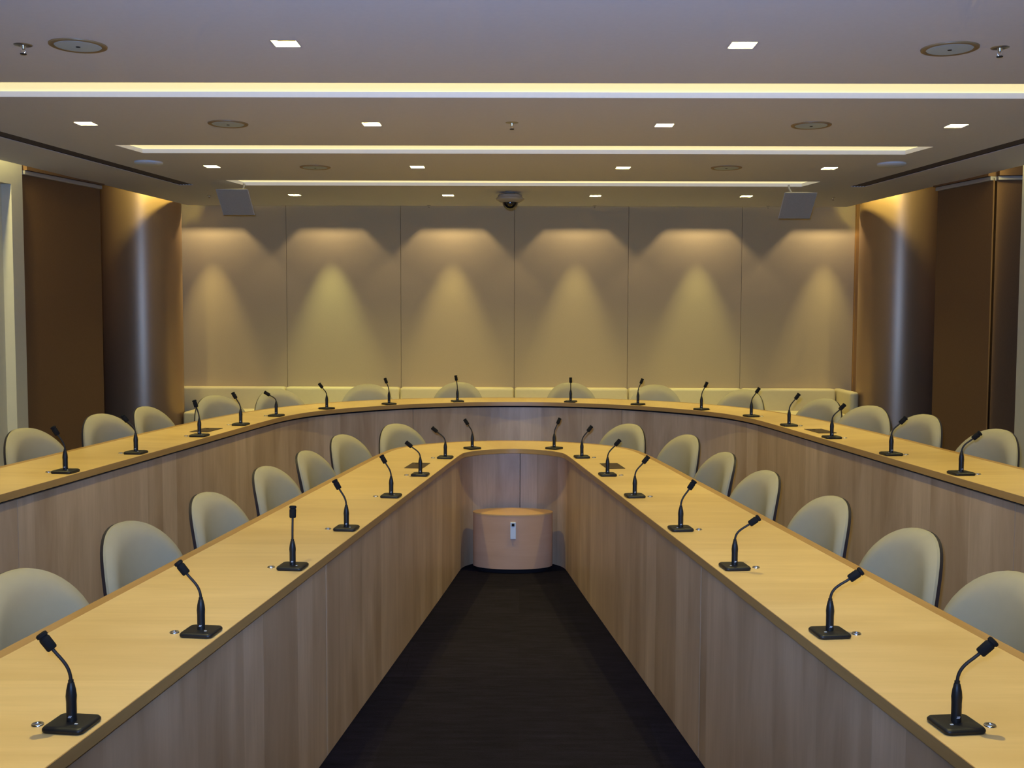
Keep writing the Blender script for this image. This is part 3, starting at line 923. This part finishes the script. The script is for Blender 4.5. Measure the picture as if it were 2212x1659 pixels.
sprinkler(-2.306 * K, 5.0 * K, 1, 'small chrome sprinkler in the ceiling at upper left')
sprinkler(2.212 * K, 5.025 * K, 1, 'small chrome sprinkler in the ceiling at upper right')
sprinkler(-0.058 * K, 6.951 * K, 1, 'small chrome sprinkler in the middle of the ceiling')
sprinkler(-3.23 * K, 11.12 * K, .6, 'tiny dark sprinkler left of the left hanging box speaker')
sprinkler(3.25 * K, 11.2 * K, .6, 'tiny dark sprinkler right of the right hanging box speaker')
for px, lab in ((-1.03, 'tiny pale sprinkler at the ceiling edge left of the dome camera'), (.83, 'tiny pale sprinkler at the ceiling edge right of the dome camera'), (2.77, 'tiny pale sprinkler at the ceiling edge by the right box speaker')):
    sprinkler(px * K, YE - .05, .55, lab)


# hanging box speakers
def box_speaker(tl, tr, bl, br, lab, arm):
    t = tag(empty('box_speaker', tuple((tl + br) / 2)), lab, 'speaker', 'hanging box speakers')
    org = (tl + br) / 2
    nrm = (tr - tl).cross(bl - tl).normalized()
    if nrm.y > 0: nrm = -nrm
    def quadbox(bm, q, d0, d1, sc1=1.0):
        c = sum(q, Vector()) / 4
        a = [bm.verts.new(p + nrm * d0 - org) for p in q]; b_ = [bm.verts.new(c + (p - c) * sc1 + nrm * d1 - org) for p in q]
        bm.faces.new(a); bm.faces.new(b_[::-1])
        for i in range(4): bm.faces.new((a[i], a[(i + 1) % 4], b_[(i + 1) % 4], b_[i]))
    q = [tl, tr, br, bl]
    bm = bmesh.new(); quadbox(bm, q, 0, -.075, .62); link('cabinet', bm, M['greybox'], t)
    c = org; qi = [c + (p - c) * .965 for p in q]
    bm = bmesh.new(); quadbox(bm, qi, .006, .0002); link('speaker_grille', bm, M['greygrille'], t)
    bm = bmesh.new()
    h = org - nrm * .06
    tube(bm, [h - org, Vector((arm, .03, ZC - .03 - org.z)) + Vector((h.x - org.x, h.y - org.y, 0)), Vector((arm, .03, ZC - org.z - .002)) + Vector((h.x - org.x, h.y - org.y, 0))], .009, 10)
    link('bracket', bm, M['metal'], t, True)


box_speaker(Vector((-2.372, 8.34, 2.535)), Vector((-2.119, 8.34, 2.535)), Vector((-2.118 - .24, 8.50, 2.352)) + Vector((0, 0, 0)), Vector((-2.118 + .01, 8.50, 2.352)),
            'square grey box speaker hanging at the left end of the ceiling', .05)
box_speaker(Vector((2.045, 8.34, 2.520)), Vector((2.298, 8.34, 2.520)), Vector((2.035, 8.50, 2.335)), Vector((2.285, 8.50, 2.335)),
            'square grey box speaker hanging at the right end of the ceiling', -.05)

# dome camera
t = tag(empty('dome_camera', (-0.089, 9.06, ZC)), 'black dome camera on a pale round mount hanging from the ceiling centre', 'camera')
bm = bmesh.new(); lathe(bm, [(0, 0), (.045, 0), (.045, -.006), (.02, -.012), (.02, -.02), (0, -.02)], 32); link('ceiling_mount', bm, M['camwhite'], t, True)
bm = bmesh.new(); lathe(bm, [(0, -.018), (.09, -.018), (.1, -.024), (.105, -.045), (.118, -.052), (.119, -.062), (.085, -.082), (.066, -.086), (0, -.086)], 56); link('housing', bm, M['camwhite'], t, True)
bm = bmesh.new(); lathe(bm, [(.064, -.084)] + [(.064 * math.cos(a), -.086 - .062 * math.sin(a)) for a in [i * PI / 2 / 14 for i in range(15)]], 48); link('dome', bm, M['dome'], t, True)

# wall washers concealed behind the ceiling's rear edge
for i, px in enumerate((455, 712, 972, 1237, 1497, 1768)):
    x = (px - 1118) / 2300.0 * YW
    t = tag(empty('wall_washer_light', (x, YW - .25, 2.64)), 'concealed light making the %s pool of light on the back wall' % ['leftmost', 'second from left', 'third from left', 'fourth from left', 'fifth from left', 'rightmost'][i], 'ceiling light', 'wall washers behind the ceiling edge')
    bm = bmesh.new(); housing(bm, .065, .05, 0.0, .1); link('reflector_housing', bm, M['dark'], t)
    g = [1.0, 1.15, 1.0, .85, .9, .9][i]
    col = [(1.0, .80, .36), (.93, .93, .38), (1, .84, .34), (1, .86, .36), (.97, .90, .36), (1, .83, .36)][i]
    spot('washer_wide', t, (0, 0, .063), WASH_W * (.8 if i in (1, 3) else 1), math.radians(170), .2, (1, .79, .46), .007)
    spot('washer_beam', t, (0, .0, .062), WASH_N * g, math.radians(45), .75, col, .01)

# warm light hidden in the side coves above the ceiling edge
for s, fx in ((-1, xl), (1, xr)):
    for y0, y1, e in ((0.5, 7.56, 1.0),):
        ya = (y0 + y1) / 2
        area('side_cove_light', (fx(ya) + s * .04, ya, 2.93), (0, 0, -math.atan2((fx(y1) - fx(y0)), (y1 - y0))), .05, y1 - y0, SIDE_COVE * e, (1.0, .86, .35))
    for y0, y1 in ((8.75, 9.95),):
        ya = (y0 + y1) / 2
        ang = -math.atan2((fx(y1) - fx(y0)), (y1 - y0))
        o = area('column_cove_light', (fx(ya) - s * .16, ya, 2.80), (0, 0, 0), .06, y1 - y0, COL_COVE, (1.0, .82, .22))
        o.rotation_euler = (Matrix.Rotation(ang, 3, 'Z') @ Matrix.Rotation(-s * math.radians(62), 3, 'Y')).to_euler()
